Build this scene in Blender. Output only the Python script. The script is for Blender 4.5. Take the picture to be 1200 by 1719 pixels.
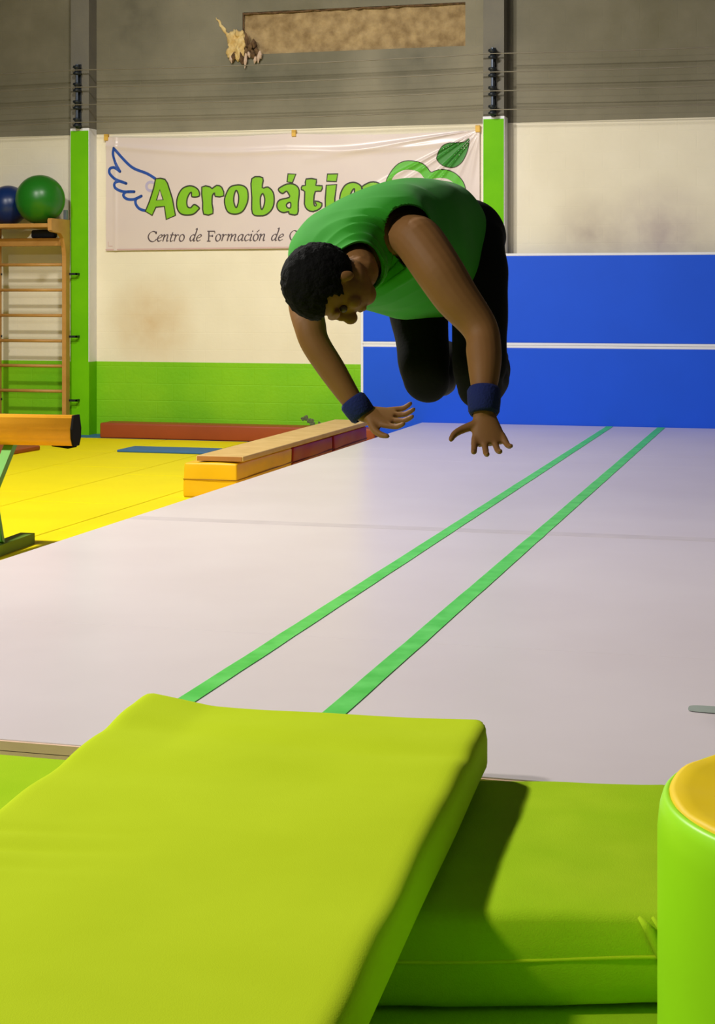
import bpy, bmesh, math, random
from mathutils import Vector, Matrix, noise
random.seed(7)
for o in list(bpy.data.objects): bpy.data.objects.remove(o)
scene = bpy.context.scene
C = scene.collection

# ------------------------------------------------------------------ camera
F_PX, CX, HZ = 2771.0, 600.0, 495.0            # focal length and principal point in 1200x1719 pixels
H = 1.64                                       # eye height over the yellow mats (z = 0)
TH = math.radians(15.43)                       # the camera looks 15 degrees left of the wall's normal
cam_d = bpy.data.cameras.new('camera'); cam = bpy.data.objects.new('camera', cam_d); C.objects.link(cam)
cam.location = (0, 0, H); cam.rotation_euler = (math.pi/2, 0, TH)
cam_d.sensor_fit = 'VERTICAL'; cam_d.sensor_height = 36.0; cam_d.lens = F_PX/1719*36
cam_d.shift_y = -(859.5-HZ)/1719; cam_d.clip_end = 200
scene.camera = cam

# ------------------------------------------------------------------ world, lamps, exposure
w = bpy.data.worlds.new('hall'); scene.world = w; w.use_nodes = True
w.node_tree.nodes['Background'].inputs[0].default_value = (1.0, 0.97, 0.93, 1)
w.node_tree.nodes['Background'].inputs[1].default_value = 0.045
def lamp(name, loc, target, power, size, col=(1, .965, .91)):
    l = bpy.data.lights.new(name, 'AREA'); l.shape = 'DISK'; l.size = size; l.energy = power; l.color = col
    o = bpy.data.objects.new(name, l); C.objects.link(o); o.location = loc
    o.rotation_euler = (Vector(target)-Vector(loc)).to_track_quat('-Z', 'Y').to_euler()
    return o
lamp('hall_lamp', (-7.5, 8.5, 7.0), (-3.0, 9.0, 0.0), 820, 0.6)
lamp('hall_lamp', (-5.6, 0.4, 5.8), (-1.2, 4.5, 0.2), 290, 0.55)
lamp('hall_lamp', (-5.0, 12.0, 6.4), (-5.6, 18.0, 0.6), 105, 0.6).data.spread = math.radians(120)
vs = scene.view_settings
vs.view_transform = 'Standard'; vs.look = 'None'; vs.gamma = 1.0; vs.use_curve_mapping = False; vs.exposure = 0.1

# ------------------------------------------------------------------ pixel helpers (directions only; depth from planes)
FW = Vector((-math.sin(TH), math.cos(TH), 0)); RT = Vector((math.cos(TH), math.sin(TH), 0)); UP = Vector((0, 0, 1))
CAMP = Vector((0, 0, H))
def ray(px, py): return FW + RT*((px-CX)/F_PX) + UP*((HZ-py)/F_PX)
def on_z(px, py, z):
    d = ray(px, py); return CAMP + d*((z-H)/d.z)
def on_y(px, py, y):
    d = ray(px, py); return CAMP + d*(y/d.y)
def at_d(px, py, depth): return CAMP + ray(px, py)*depth

# ------------------------------------------------------------------ materials
def srgb(c):
    return tuple(((v/255)/12.92 if v/255 <= .04045 else ((v/255+.055)/1.055)**2.4) for v in c)
def mat(name, rgb, rough=.6, var=.06, scale=6.0, bump=0.0, bscale=60.0, spec=.4, metal=0.0, rgb2=None, coat=0.0, sheen=0.0, detail=4):
    m = bpy.data.materials.new(name); m.use_nodes = True
    nt = m.node_tree; b = nt.nodes['Principled BSDF']
    b.inputs['Roughness'].default_value = rough; b.inputs['Metallic'].default_value = metal
    b.inputs['Specular IOR Level'].default_value = spec
    if coat: b.inputs['Coat Weight'].default_value = coat
    if sheen: b.inputs['Sheen Weight'].default_value = sheen
    c = srgb(rgb)
    tc = nt.nodes.new('ShaderNodeTexCoord')
    n = nt.nodes.new('ShaderNodeTexNoise'); n.inputs['Scale'].default_value = scale; n.inputs['Detail'].default_value = detail
    nt.links.new(tc.outputs['Object'], n.inputs['Vector'])
    r = nt.nodes.new('ShaderNodeValToRGB'); r.color_ramp.elements[0].position = .3; r.color_ramp.elements[1].position = .7
    c2 = srgb(rgb2) if rgb2 else tuple(min(1, v*(1+var)) for v in c)
    c1 = c if rgb2 else tuple(v*(1-var) for v in c)
    r.color_ramp.elements[0].color = (*c1, 1); r.color_ramp.elements[1].color = (*c2, 1)
    nt.links.new(n.outputs['Fac'], r.inputs['Fac']); nt.links.new(r.outputs['Color'], b.inputs['Base Color'])
    if bump:
        n2 = nt.nodes.new('ShaderNodeTexNoise'); n2.inputs['Scale'].default_value = bscale; n2.inputs['Detail'].default_value = 3
        nt.links.new(tc.outputs['Object'], n2.inputs['Vector'])
        bp = nt.nodes.new('ShaderNodeBump'); bp.inputs['Strength'].default_value = bump; bp.inputs['Distance'].default_value = .01
        nt.links.new(n2.outputs['Fac'], bp.inputs['Height']); nt.links.new(bp.outputs['Normal'], b.inputs['Normal'])
    return m
def wall_mat(name, rgb, rgb2, rough=.8, blocks=.25, stain=None, streak=0.0):
    """painted concrete block: mottled paint over faint block joints, optional round stain (x, z, radius, colour)"""
    m = mat(name, rgb, rough, rgb2=rgb2, scale=1.3, detail=8)
    nt = m.node_tree; b = nt.nodes['Principled BSDF']
    tc = [n for n in nt.nodes if n.type == 'TEX_COORD'][0]
    mp = nt.nodes.new('ShaderNodeMapping'); mp.inputs['Rotation'].default_value = (math.pi/2, 0, 0)
    nt.links.new(tc.outputs['Object'], mp.inputs['Vector'])
    br = nt.nodes.new('ShaderNodeTexBrick'); br.inputs['Scale'].default_value = 1.0
    br.inputs['Brick Width'].default_value = .4; br.inputs['Row Height'].default_value = .2
    br.inputs['Mortar Size'].default_value = .008; br.inputs['Mortar Smooth'].default_value = .6
    br.inputs['Color1'].default_value = (.75, .75, .75, 1); br.inputs['Color2'].default_value = (1, 1, 1, 1); br.inputs['Mortar'].default_value = (.3, .3, .3, 1)
    nt.links.new(mp.outputs['Vector'], br.inputs['Vector'])
    fn = nt.nodes.new('ShaderNodeTexNoise'); fn.inputs['Scale'].default_value = 25; fn.inputs['Detail'].default_value = 4
    nt.links.new(tc.outputs['Object'], fn.inputs['Vector'])
    ad = nt.nodes.new('ShaderNodeMath'); ad.operation = 'ADD'
    nt.links.new(br.outputs['Color'], ad.inputs[0]); nt.links.new(fn.outputs['Fac'], ad.inputs[1])
    bp = nt.nodes.new('ShaderNodeBump'); bp.inputs['Strength'].default_value = blocks; bp.inputs['Distance'].default_value = .01
    nt.links.new(ad.outputs[0], bp.inputs['Height']); nt.links.new(bp.outputs['Normal'], b.inputs['Normal'])
    if stain:
        src = b.inputs['Base Color'].links[0].from_socket
        for (sx, sz, rad, col) in stain:
            mp2 = nt.nodes.new('ShaderNodeMapping'); mp2.inputs['Location'].default_value = (-sx/rad, 0, -sz/rad)
            mp2.inputs['Scale'].default_value = (1/rad, 0, 1/rad)
            nt.links.new(tc.outputs['Object'], mp2.inputs['Vector'])
            g = nt.nodes.new('ShaderNodeTexGradient'); g.gradient_type = 'SPHERICAL'
            nt.links.new(mp2.outputs['Vector'], g.inputs['Vector'])
            sn = nt.nodes.new('ShaderNodeTexNoise'); sn.inputs['Scale'].default_value = 4; sn.inputs['Detail'].default_value = 5
            nt.links.new(tc.outputs['Object'], sn.inputs['Vector'])
            mu = nt.nodes.new('ShaderNodeMath'); mu.operation = 'MULTIPLY'
            nt.links.new(g.outputs['Fac'], mu.inputs[0]); nt.links.new(sn.outputs['Fac'], mu.inputs[1])
            mx = nt.nodes.new('ShaderNodeMix'); mx.data_type = 'RGBA'
            nt.links.new(mu.outputs[0], mx.inputs[0]); nt.links.new(src, mx.inputs[6]); mx.inputs[7].default_value = (*srgb(col), 1)
            nt.links.new(mx.outputs[2], b.inputs['Base Color']); src = mx.outputs[2]
    return m
M = {}
M['concrete'] = wall_mat('grey_concrete', (116, 111, 92), (140, 133, 112), blocks=.2,
    stain=[(on_y(px, py, 18.0).x, on_y(px, py, 18.0).z, r, c) for px, py, r, c in ((225, 30, .6, (58, 58, 46)), (420, 118, .5, (70, 72, 58)), (700, 100, .55, (72, 72, 62)), (500, 135, .6, (88, 86, 70)), (520, 20, .9, (92, 86, 62)), (1100, 40, 1.4, (104, 98, 70)), (40, 60, 1.2, (100, 94, 72)))])
M['pillar'] = mat('grey_pillar', (112, 108, 98), .85, rgb2=(122, 117, 104), scale=3, bump=.2)
M['white_wall'] = wall_mat('cream_paint', (226, 212, 184), (238, 226, 200), blocks=.22)
M['green_wall'] = wall_mat('green_paint_band', (112, 190, 4), (140, 208, 10), rough=.6, blocks=.3)
M['pillar_green'] = mat('green_pillar_paint', (104, 188, 2), .6, rgb2=(114, 196, 4), scale=3, bump=.15, bscale=20, spec=.15)
M['infill'] = mat('rough_plaster', (132, 108, 72), .95, rgb2=(178, 152, 108), scale=9, bump=1.0, bscale=28, detail=8)
M['foam'] = mat('expanding_foam', (196, 160, 92), .85, rgb2=(226, 200, 140), scale=14, bump=.6, bscale=40)
M['foam_dark'] = mat('burnt_foam', (74, 52, 32), .9, rgb2=(120, 92, 60), scale=20, bump=.5)
M['floor'] = mat('concrete_floor', (120, 116, 108), .7, scale=2, bump=.1)
M['yellow'] = mat('yellow_vinyl', (234, 216, 0), .6, var=.03, scale=1.5, bump=.05, bscale=200, spec=.2)
M['blue_mat'] = mat('blue_foam_mat', (52, 100, 148), .6)
M['brown'] = mat('rust_vinyl', (150, 66, 26), .5, var=.08, scale=3)
M['track'] = mat('white_track_vinyl', (218, 206, 209), .3, rgb2=(225, 214, 217), scale=1.2, bump=.03, bscale=150, spec=.5)
M['track_seam'] = mat('track_seam', (208, 197, 200), .34)
M['beige'] = mat('beige_track_edge', (228, 192, 162), .7)
M['tape'] = mat('green_tape', (58, 200, 62), .4, rgb2=(100, 224, 100), scale=9, spec=.5)
M['tape_old'] = mat('worn_green_tape', (160, 170, 160), .5)
M['pad'] = mat('blue_pad_vinyl', (16, 84, 222), .5, var=.03, scale=2, spec=.3)
M['white_trim'] = mat('white_trim', (232, 232, 236), .5, var=.02)
M['lime'] = mat('lime_felt', (192, 214, 30), .95, rgb2=(198, 220, 36), scale=3, bump=.12, bscale=350, spec=.08)
M['lime2'] = mat('lime_felt_lower', (160, 200, 22), .95, rgb2=(174, 208, 32), scale=4, bump=.15, bscale=300, spec=.08)
M['cyl_green'] = mat('lime_vinyl', (172, 248, 26), .4, var=.03, scale=3, spec=.35)
M['cyl_top'] = mat('golden_vinyl', (255, 216, 8), .55, var=.04, scale=4, bump=.1, bscale=14)
M['wood'] = mat('varnished_pine', (186, 134, 66), .45, rgb2=(202, 152, 82), scale=5, spec=.4)
M['plank'] = mat('tan_plank', (206, 168, 98), .6, rgb2=(220, 184, 116), scale=6)
M['soft_yellow'] = mat('yellow_block_vinyl', (228, 178, 16), .42, scale=4)
M['soft_red'] = mat('red_block_vinyl', (150, 26, 20), .42, scale=4)
M['soft_crimson'] = mat('crimson_block_vinyl', (150, 28, 58), .42, scale=4)
M['beam'] = mat('orange_beam_cover', (250, 176, 36), .6, scale=5, bump=.05)
M['black'] = mat('black_plastic', (14, 13, 12), .8, spec=.15)
M['leg_green'] = mat('green_steel', (78, 150, 22), .45, spec=.4)
M['foot_green'] = mat('olive_rubber', (92, 124, 22), .6)
M['ball_green'] = mat('green_ball', (30, 112, 20), .34, var=.04, scale=2, spec=.5)
M['ball_blue'] = mat('blue_ball', (10, 42, 96), .34, var=.04, scale=2, spec=.5)
M['navy'] = mat('navy_fabric', (24, 30, 62), .85, bump=.2)
M['insulator'] = mat('black_insulator', (26, 32, 38), .45)
M['rod'] = mat('steel_rod', (96, 104, 118), .4, metal=.6)
M['wire'] = mat('galvanised_wire', (132, 124, 106), .55, metal=.3)
M['banner'] = mat('banner_vinyl', (220, 204, 200), .27, rgb2=(225, 210, 203), scale=1.5, spec=.5)
M['b_lime'] = mat('print_lime', (128, 190, 18), .5)
M['b_dark'] = mat('print_dark', (46, 52, 20), .5)
M['b_blue'] = mat('print_blue', (30, 76, 164), .5)
M['b_lav'] = mat('print_lavender', (186, 176, 206), .5)
M['b_heart'] = mat('print_heart_green', (92, 182, 48), .45)
M['b_leaf'] = mat('print_leaf_green', (56, 134, 46), .45)
M['b_text'] = mat('print_grey', (84, 70, 74), .5)
M['b_hem'] = mat('print_hem', (206, 172, 166), .5)
M['b_tape'] = mat('yellow_tape', (222, 176, 70), .5)
M['skin'] = mat('skin', (142, 99, 54), .6, var=.06, scale=9, spec=.25)
M['hair'] = mat('black_hair', (15, 14, 13), .85, bump=.5, bscale=120, spec=.15)
M['shirt'] = mat('green_shirt', (54, 164, 38), .8, var=.06, scale=6, sheen=.1, spec=.2)
M['trousers'] = mat('black_trousers', (12, 13, 15), .85, bump=.1, bscale=90, spec=.2)
M['band'] = mat('navy_wristband', (22, 36, 96), .9, bump=.3, bscale=160)
M['eye'] = mat('eye', (84, 66, 52), .4)
M['shoe'] = mat('black_shoe', (20, 20, 22), .6)
M['smudge'] = mat('chipped_plaster', (120, 128, 84), .9, rgb2=(80, 84, 60), scale=60)

# ------------------------------------------------------------------ mesh helpers
def tag(o, label=None, cat=None, group=None, kind=None):
    if label: o['label'] = label
    if cat: o['category'] = cat
    if group: o['group'] = group
    if kind: o['kind'] = kind
    return o
def obj(name, bm, m, parent=None, smooth=False, loc=None):
    me = bpy.data.meshes.new(name)
    if isinstance(bm, bmesh.types.BMesh):
        bmesh.ops.recalc_face_normals(bm, faces=bm.faces); bm.to_mesh(me); bm.free()
    else: me = bm
    if m: me.materials.clear(); me.materials.append(M[m] if isinstance(m, str) else m)
    if smooth:
        for p in me.polygons: p.use_smooth = True
    o = bpy.data.objects.new(name, me); C.objects.link(o)
    if loc is not None: o.location = loc
    if parent: attach(o, parent)
    return o
def attach(o, parent):
    """parent keeping world coordinates (roots are translated / yawed empties or meshes)"""
    o.parent = parent; o.matrix_parent_inverse = parent_matrix(parent).inverted()
def parent_matrix(p):
    m = Matrix.LocRotScale(p.location, p.rotation_euler.to_quaternion(), p.scale)
    if p.parent: m = parent_matrix(p.parent) @ p.matrix_parent_inverse @ m
    return m
def empty(name, loc, label, cat, group=None, kind=None):
    o = bpy.data.objects.new(name, None); C.objects.link(o); o.location = loc; o.empty_display_size = .1
    return tag(o, label, cat, group, kind)
def box(bm, lo, hi, bevel=0.0, seg=2):
    lo, hi = Vector(lo), Vector(hi)
    r = bmesh.ops.create_cube(bm, size=1.0); vs_ = r['verts']
    for v in vs_:
        v.co = Vector([(lo[i]+hi[i])/2 + v.co[i]*(hi[i]-lo[i]) for i in range(3)])
    if bevel:
        es = list({e for v in vs_ for e in v.link_edges})
        bmesh.ops.bevel(bm, geom=es, offset=bevel, segments=seg, affect='EDGES', profile=.5)
def nbox(lo, hi, bevel=0.0, seg=2):
    bm = bmesh.new(); box(bm, lo, hi, bevel, seg); return bm
def tube(bm, pts, r, n=10, cap=True):
    pts = [Vector(p) for p in pts]; rings = []
    for i, p in enumerate(pts):
        d = (pts[min(i+1, len(pts)-1)]-pts[max(i-1, 0)]).normalized()
        a = d.cross(Vector((0, 0, 1)));
        if a.length < .05: a = d.cross(Vector((0, 1, 0)))
        a.normalize(); b = d.cross(a)
        rr = r[i] if isinstance(r, (list, tuple)) else r
        rings.append([bm.verts.new(p + (a*math.cos(t)+b*math.sin(t))*rr) for t in [2*math.pi*k/n for k in range(n)]])
    for q in range(len(rings)-1):
        for k in range(n): bm.faces.new((rings[q][k], rings[q][(k+1) % n], rings[q+1][(k+1) % n], rings[q+1][k]))
    if cap: bm.faces.new(rings[0][::-1]); bm.faces.new(rings[-1])
def beam_box(bm, a, b, wx, wz, side=None):
    a, b = Vector(a), Vector(b); d = (b-a).normalized()
    s = Vector(side) if side else d.cross(UP)
    s = (s - d*s.dot(d)).normalized(); t = d.cross(s)
    vv = []
    for p in (a, b):
        for (i, j) in ((-1, -1), (1, -1), (1, 1), (-1, 1)): vv.append(bm.verts.new(p + s*(i*wx/2) + t*(j*wz/2)))
    for f in ((0, 1, 2, 3), (4, 5, 6, 7), (0, 1, 5, 4), (1, 2, 6, 5), (2, 3, 7, 6), (3, 0, 4, 7)): bm.faces.new([vv[i] for i in f])
def soft_box(sx, sy, sz, r, nx, ny, nz=3, disp=None):
    """upholstered slab centred on x,y with base at z = 0: rounded edges, disp(p, n) gives a soft offset"""
    def coords(h, n, r):
        e = [-h, -h+r*.12, -h+r*.35, -h+r*.65, -h+r]
        inner = [-h+r+(2*h-2*r)*k/n for k in range(1, n)]
        return e + inner + [-x for x in e[::-1]]
    h = (sx/2, sy/2, sz/2); xs, ys, zs = coords(h[0], nx, r), coords(h[1], ny, r), coords(h[2], nz, r)
    bm = bmesh.new(); cache = {}
    def vert(x, y, z):
        k = (round(x, 5), round(y, 5), round(z, 5))
        if k not in cache:
            p = Vector((x, y, z)); c = Vector([max(-h[i]+r, min(h[i]-r, p[i])) for i in range(3)])
            n = p-c
            n = n.normalized() if n.length > 1e-6 else Vector((0, 0, 1))
            q = c + n*r + Vector((0, 0, h[2]))
            if disp: q = q + disp(q, n)
            cache[k] = bm.verts.new(q)
        return cache[k]
    for (A, B, f) in ((xs, ys, lambda a, b, s: (a, b, s*h[2])), (xs, zs, lambda a, b, s: (a, s*h[1], b)), (ys, zs, lambda a, b, s: (s*h[0], a, b))):
        for s in (-1, 1):
            for i in range(len(A)-1):
                for j in range(len(B)-1):
                    vv = [vert(*f(A[i], B[j], s)), vert(*f(A[i+1], B[j], s)), vert(*f(A[i+1], B[j+1], s)), vert(*f(A[i], B[j+1], s))]
                    if len(set(vv)) == 4:
                        try: bm.faces.new(vv)
                        except ValueError: pass
    return bm
def catmull(pts, n=6, closed=False):
    P = [Vector(p) for p in pts]; out = []; L = len(P)
    for i in range(L if closed else L-1):
        p0, p1, p2, p3 = (P[(i-1) % L], P[i], P[(i+1) % L], P[(i+2) % L]) if closed else (P[max(i-1, 0)], P[i], P[i+1], P[min(i+2, L-1)])
        for k in range(n):
            t = k/n
            out.append(.5*((2*p1)+(p2-p0)*t+(2*p0-5*p1+4*p2-p3)*t*t+(3*p1-p0-3*p2+p3)*t**3))
    if not closed: out.append(P[-1])
    return out

# ================================================================== THE SETTING
YW = 18.0                                            # back wall plane
Z_SEAM = on_y(600, 213.5, YW).z
Z_BAND = on_y(380, 609, YW).z
tag(obj('floor', nbox((-16, -4, -.24), (10, YW+.3, -.04)), 'floor'), 'bare concrete hall floor under the coloured mats', 'floor', kind='structure')

# back wall: grey concrete with a recessed opening, infilled
a = on_y(407, 22, YW); b = on_y(780, 78, YW)
rx0, rx1, rz0, rz1 = a.x, on_y(781, 40, YW).x, on_y(410, 92, YW).z, on_y(600, 12, YW).z
WX0, WX1, WZ1 = -16.0, 10.0, 8.0
bm = bmesh.new()
for (x0, x1, z0, z1) in ((WX0, WX1, -.04, rz0), (WX0, WX1, rz1, WZ1), (WX0, rx0, rz0, rz1), (rx1, WX1, rz0, rz1)):
    box(bm, (x0, YW, z0), (x1, YW+.25, z1))
wall = tag(obj('wall_back', bm, 'concrete'), 'tall back wall, bare grey concrete above, cream and green paint below', 'wall', kind='structure')
bm = bmesh.new(); nx, nz = 60, 16; g = []
for i in range(nx+1):
    for j in range(nz+1):
        x, z = rx0+(rx1-rx0)*i/nx, rz0+(rz1-rz0)*j/nz
        g.append(bm.verts.new((x, YW+.035+.02*noise.noise(Vector((x*9, z*9, 1)))+.012*noise.noise(Vector((x*30, z*30, 4))), z)))
for i in range(nx):
    for j in range(nz): bm.faces.new((g[i*(nz+1)+j], g[(i+1)*(nz+1)+j], g[(i+1)*(nz+1)+j+1], g[i*(nz+1)+j+1]))
tag(obj('plaster_infill', bm, 'infill', wall, True), 'rough tan plaster infill in the recessed opening')
# ragged dark crack along the infill's upper edge
bm = bmesh.new()
tube(bm, [(rx0+(rx1-rx0)*k/40, YW+.012, rz1-.01+.008*random.uniform(-1, 1)) for k in range(41)], [.006+.009*random.random() for k in range(41)], 6)
tube(bm, [(rx0+.008, YW+.012, rz0+(rz1-rz0)*k/8) for k in range(9)], .009, 6)
obj('edge_crack', bm, 'foam_dark', wall)
# paint layers
st = on_y(255, 540, YW)
M['white_wall'] = wall_mat('cream_paint_stained', (232, 222, 196), (242, 233, 209), blocks=.15,
    stain=[(st.x, st.z, .62, (206, 166, 104)), (on_y(1110, 400, YW).x, on_y(1110, 400, YW).z, .7, (160, 140, 150)), (on_y(990, 330, YW).x, on_y(990, 395, YW).z, .5, (176, 160, 150))])
obj('cream_paint', nbox((WX0, YW-.006, Z_BAND), (WX1, YW, Z_SEAM)), 'white_wall', wall)
obj('green_paint', nbox((WX0, YW-.008, -.04), (WX1, YW, Z_BAND)), 'green_wall', wall)
bm = bmesh.new()                                     # chipped patch low on the green band
for (px, py, r) in ((508, 703, .025), (514, 701, .035), (521, 706, .04), (524, 711, .03), (536, 709, .02), (586, 701, .018)):
    p = on_y(px, py, YW-.01)
    bmesh.ops.create_icosphere(bm, subdivisions=2, radius=r, matrix=Matrix.Translation(p) @ Matrix.Diagonal((1, .15, .8, 1)))
for v in bm.verts: v.co += Vector((1, 0, 1))*.012*noise.noise(v.co*40)
obj('chipped_plaster', bm, 'smudge', wall)

# pillars
px_l0, px_r0 = on_y(118.5, 400, YW-.22).x, on_y(811, 300, YW-.22).x
PW = on_y(149, 400, YW-.22).x - px_l0
SP = px_r0 - px_l0
PY = YW-.22
PILLARS = []
for k, nm in enumerate(('wall_pillar', 'wall_pillar', 'wall_pillar', 'wall_pillar')):
    x0 = px_l0 + (k-1)*SP; x1 = x0+PW
    zt = Z_SEAM + .055
    p = tag(obj(nm, nbox((x0, PY, -.04), (x1, YW, WZ1), .004), 'pillar'),
        ['grey pillar with a lime green front, far beyond the wall bars', 'grey pillar with lime green front standing beside the wooden wall bars', 'grey pillar with lime green front where the banner ends above the blue pads', 'grey pillar with lime green front, far along the blue pads'][k], 'pillar', kind='structure')
    obj('white_jacket', nbox((x0-.004, PY-.004, Z_BAND), (x1+.004, YW-.006, zt), .003), 'white_trim', p)
    obj('green_jacket', nbox((x0-.005, PY-.005, -.04), (x1+.005, YW-.006, Z_BAND), .003), 'pillar_green', p)
    obj('green_face', nbox((x0+.002, PY-.007, -.04), (x1-.002, PY, zt-.03), .002), 'pillar_green', p)
    PILLARS.append((x0+x1)/2)

# insulator racks and wires
WIRE_Z = [4.262, 4.062, 3.857, 3.652]
WY = PY-.075
for k, xc in enumerate(PILLARS):
    x = xc
    r = empty('insulator_rack', (x, PY, 3.58), ['black insulator rack on the pillar beyond the wall bars', 'black spool insulator rack on the pillar beside the wall bars', 'black spool insulator rack on the pillar where the banner ends', 'black insulator rack on the pillar far along the blue pads'][k], 'insulator', 'insulator racks on the pillars')
    bm = bmesh.new(); tube(bm, [(x, WY, 3.60), (x, WY, 4.33)], .016, 10); obj('rod', bm, 'rod', r)
    obj('back_strap', nbox((x-.025, PY-.012, 3.585), (x+.025, PY-.001, 4.34), .003), 'insulator', r)
    for z in (3.60, 4.32):
        obj('bracket', nbox((x-.02, WY, z-.012), (x+.02, PY-.008, z+.012), .003), 'insulator', r)
    for z in WIRE_Z:
        bm = bmesh.new()
        prof = [(.012, -.055), (.045, -.05), (.048, -.03), (.024, -.012), (.024, .012), (.048, .03), (.045, .05), (.012, .055)]
        rings = [[bm.verts.new((x+rr*math.cos(t), WY+rr*math.sin(t), z+zz)) for t in [2*math.pi*q/14 for q in range(14)]] for rr, zz in prof]
        for q in range(len(rings)-1):
            for j in range(14): bm.faces.new((rings[q][j], rings[q][(j+1) % 14], rings[q+1][(j+1) % 14], rings[q+1][j]))
        bm.faces.new(rings[0][::-1]); bm.faces.new(rings[-1])
        obj('spool', bm, 'insulator', r, True)
names = ['topmost', 'second from the top', 'third from the top', 'lowest']
for i, z in enumerate(WIRE_Z):
    bm = bmesh.new(); pts = []
    x0, x1 = PILLARS[0]-1, PILLARS[3]+1
    for q in range(121):
        x = x0+(x1-x0)*q/120
        u = ((x-PILLARS[0]) % SP)/SP
        pts.append((x, WY-.028, z-.10*u*(1-u)*(1 if i < 3 else .7)))
    tube(bm, pts, .0065, 6)
    tag(obj('fence_wire', bm, 'wire', None, True), 'thin grey wire strung along the wall between insulators, %s of four' % names[i], 'wire', 'wires strung along the wall')

# lump of expanding foam at the infill's corner
fo = on_y(405, 80, YW)
bm = bmesh.new()
def blob(px, py, rx, ry, rz, y=YW-.03):
    p = on_y(px, py, y)
    bmesh.ops.create_icosphere(bm, subdivisions=3, radius=1, matrix=Matrix.Translation(p) @ Matrix.Diagonal((rx, ry, rz, 1)))
rf = random.Random(3)
for q in range(60):
    t = rf.random(); px = 384+t*26+rf.uniform(-2, 2); py = rf.uniform(54+10*abs(t-.6), 98)
    k = rf.uniform(.6, 1.2); blob(px, py, .022*k, .03*k, rf.uniform(.03, .075)*k, YW-rf.uniform(.0, .03))
for q in range(14):                                    # thin wisp creeping up the wall
    t = q/13; blob(363+t*23+rf.uniform(-1, 1), 30+t*34+rf.uniform(-1, 1), .008+.02*t, .012, .016+.03*t, YW-.006)
for v in bm.verts: v.co += Vector((noise.noise(v.co*22), noise.noise(v.co*22+Vector((9, 0, 0)))*.4, noise.noise(v.co*18+Vector((0, 7, 0)))))*.03
bmf = bm
foam = None
def make_foam():
    me = bpy.data.meshes.new('tmp'); bmf.to_mesh(me); bmf.free()
    o = bpy.data.objects.new('tmp', me); C.objects.link(o)
    r = o.modifiers.new('r', 'REMESH'); r.mode = 'VOXEL'; r.voxel_size = .009
    dg = bpy.context.evaluated_depsgraph_get(); dg.update()
    m2_ = bpy.data.meshes.new_from_object(o.evaluated_get(dg)); bpy.data.objects.remove(o)
    return obj('expanding_foam', m2_, 'foam', None, True)
foam = tag(make_foam(), 'ragged lump of yellow expanding foam bursting from the plaster infill corner', 'foam')
for (px, py, l) in ((414, 66, .16), (420, 78, .1), (426, 72, .1), (424, 90, .09), (433, 88, .08), (391, 96, .1), (406, 98, .12), (414, 88, .12), (430, 84, .06)):
    bm = bmesh.new(); p = on_y(px, py, YW-.045); d = Vector((random.uniform(-.03, .05), -.03, l))
    tube(bm, [p-d*.5, p, p+d*.5], [.022, .03, .004], 7)
    for v in bm.verts: v.co += Vector((noise.noise(v.co*30), 0, noise.noise(v.co*30+Vector((5, 0, 0)))))*.015
    obj('burnt_shard', bm, 'foam_dark', foam)
M['pale_foam'] = mat('pale_foam', (204, 176, 152), .8)
for (px, py, l) in ((412, 102, .17), (434, 97, .12), (428, 101, .08), (418, 92, .07), (388, 100, .08), (437, 92, .09)):
    bm = bmesh.new(); p = on_y(px, py, YW-.05); d = Vector((random.uniform(-.03, .03), -.02, l))
    tube(bm, [p-d*.5, p, p+d*.5], [.004, .022, .012], 7)
    obj('pale_shard', bm, 'pale_foam', foam)

# ================================================================== FLOOR MATS
z0, z1 = -.04, 0.0
TX, TY = -4.09, 17.7
ymat = None
def floor_mat(name, m, x0, x1, y0, y1, label, cat, group):
    o = obj(name, nbox((x0+.004, y0+.004, z0), (x1-.004, y1-.004, z1), .006, 2), m)
    return tag(o, label, cat, group)
LAB = 'yellow vinyl floor mat laid in rows between wall and white track'
edges_x = [-4.12, -5.1, -6.08, -7.06, -8.04, -9.02, -10.0]
for i in range(6):
    x1, x0 = edges_x[i], edges_x[i+1]
    ys = [17.45, 16.52, 14.52, 12.52, 10.52, 8.52, 6.52, 4.9] if i % 2 == 0 else [17.45, 15.98, 13.98, 11.98, 9.98, 7.98, 5.98, 4.9]
    for j in range(len(ys)-1):
        ya, yb = ys[j+1], ys[j]
        if i == 2 and False: continue
        floor_mat('yellow_floor_mat', 'yellow', x0, x1, ya, yb, LAB, 'floor mat', 'yellow floor mats')
    floor_mat('blue_floor_mat', 'blue_mat', x0, x1, 17.45, 17.98 if i != 3 else 17.76, 'narrow blue foam mat laid along the foot of the painted wall', 'floor mat', 'blue mats along the wall')
# the single blue mat lying on the yellow ones
p0 = on_z(196, 759, .0); p1 = on_z(362, 759.5, .0)
bm = soft_box(p1.x-p0.x, .46, .025, .008, 4, 4, 1)
tag(obj('thin_blue_mat', bm, 'blue_mat', None, True, loc=((p0.x+p1.x)/2, p0.y+.23, .0)), 'thin small blue mat lying alone on the yellow mats before the rust bolster', 'mat')
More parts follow.
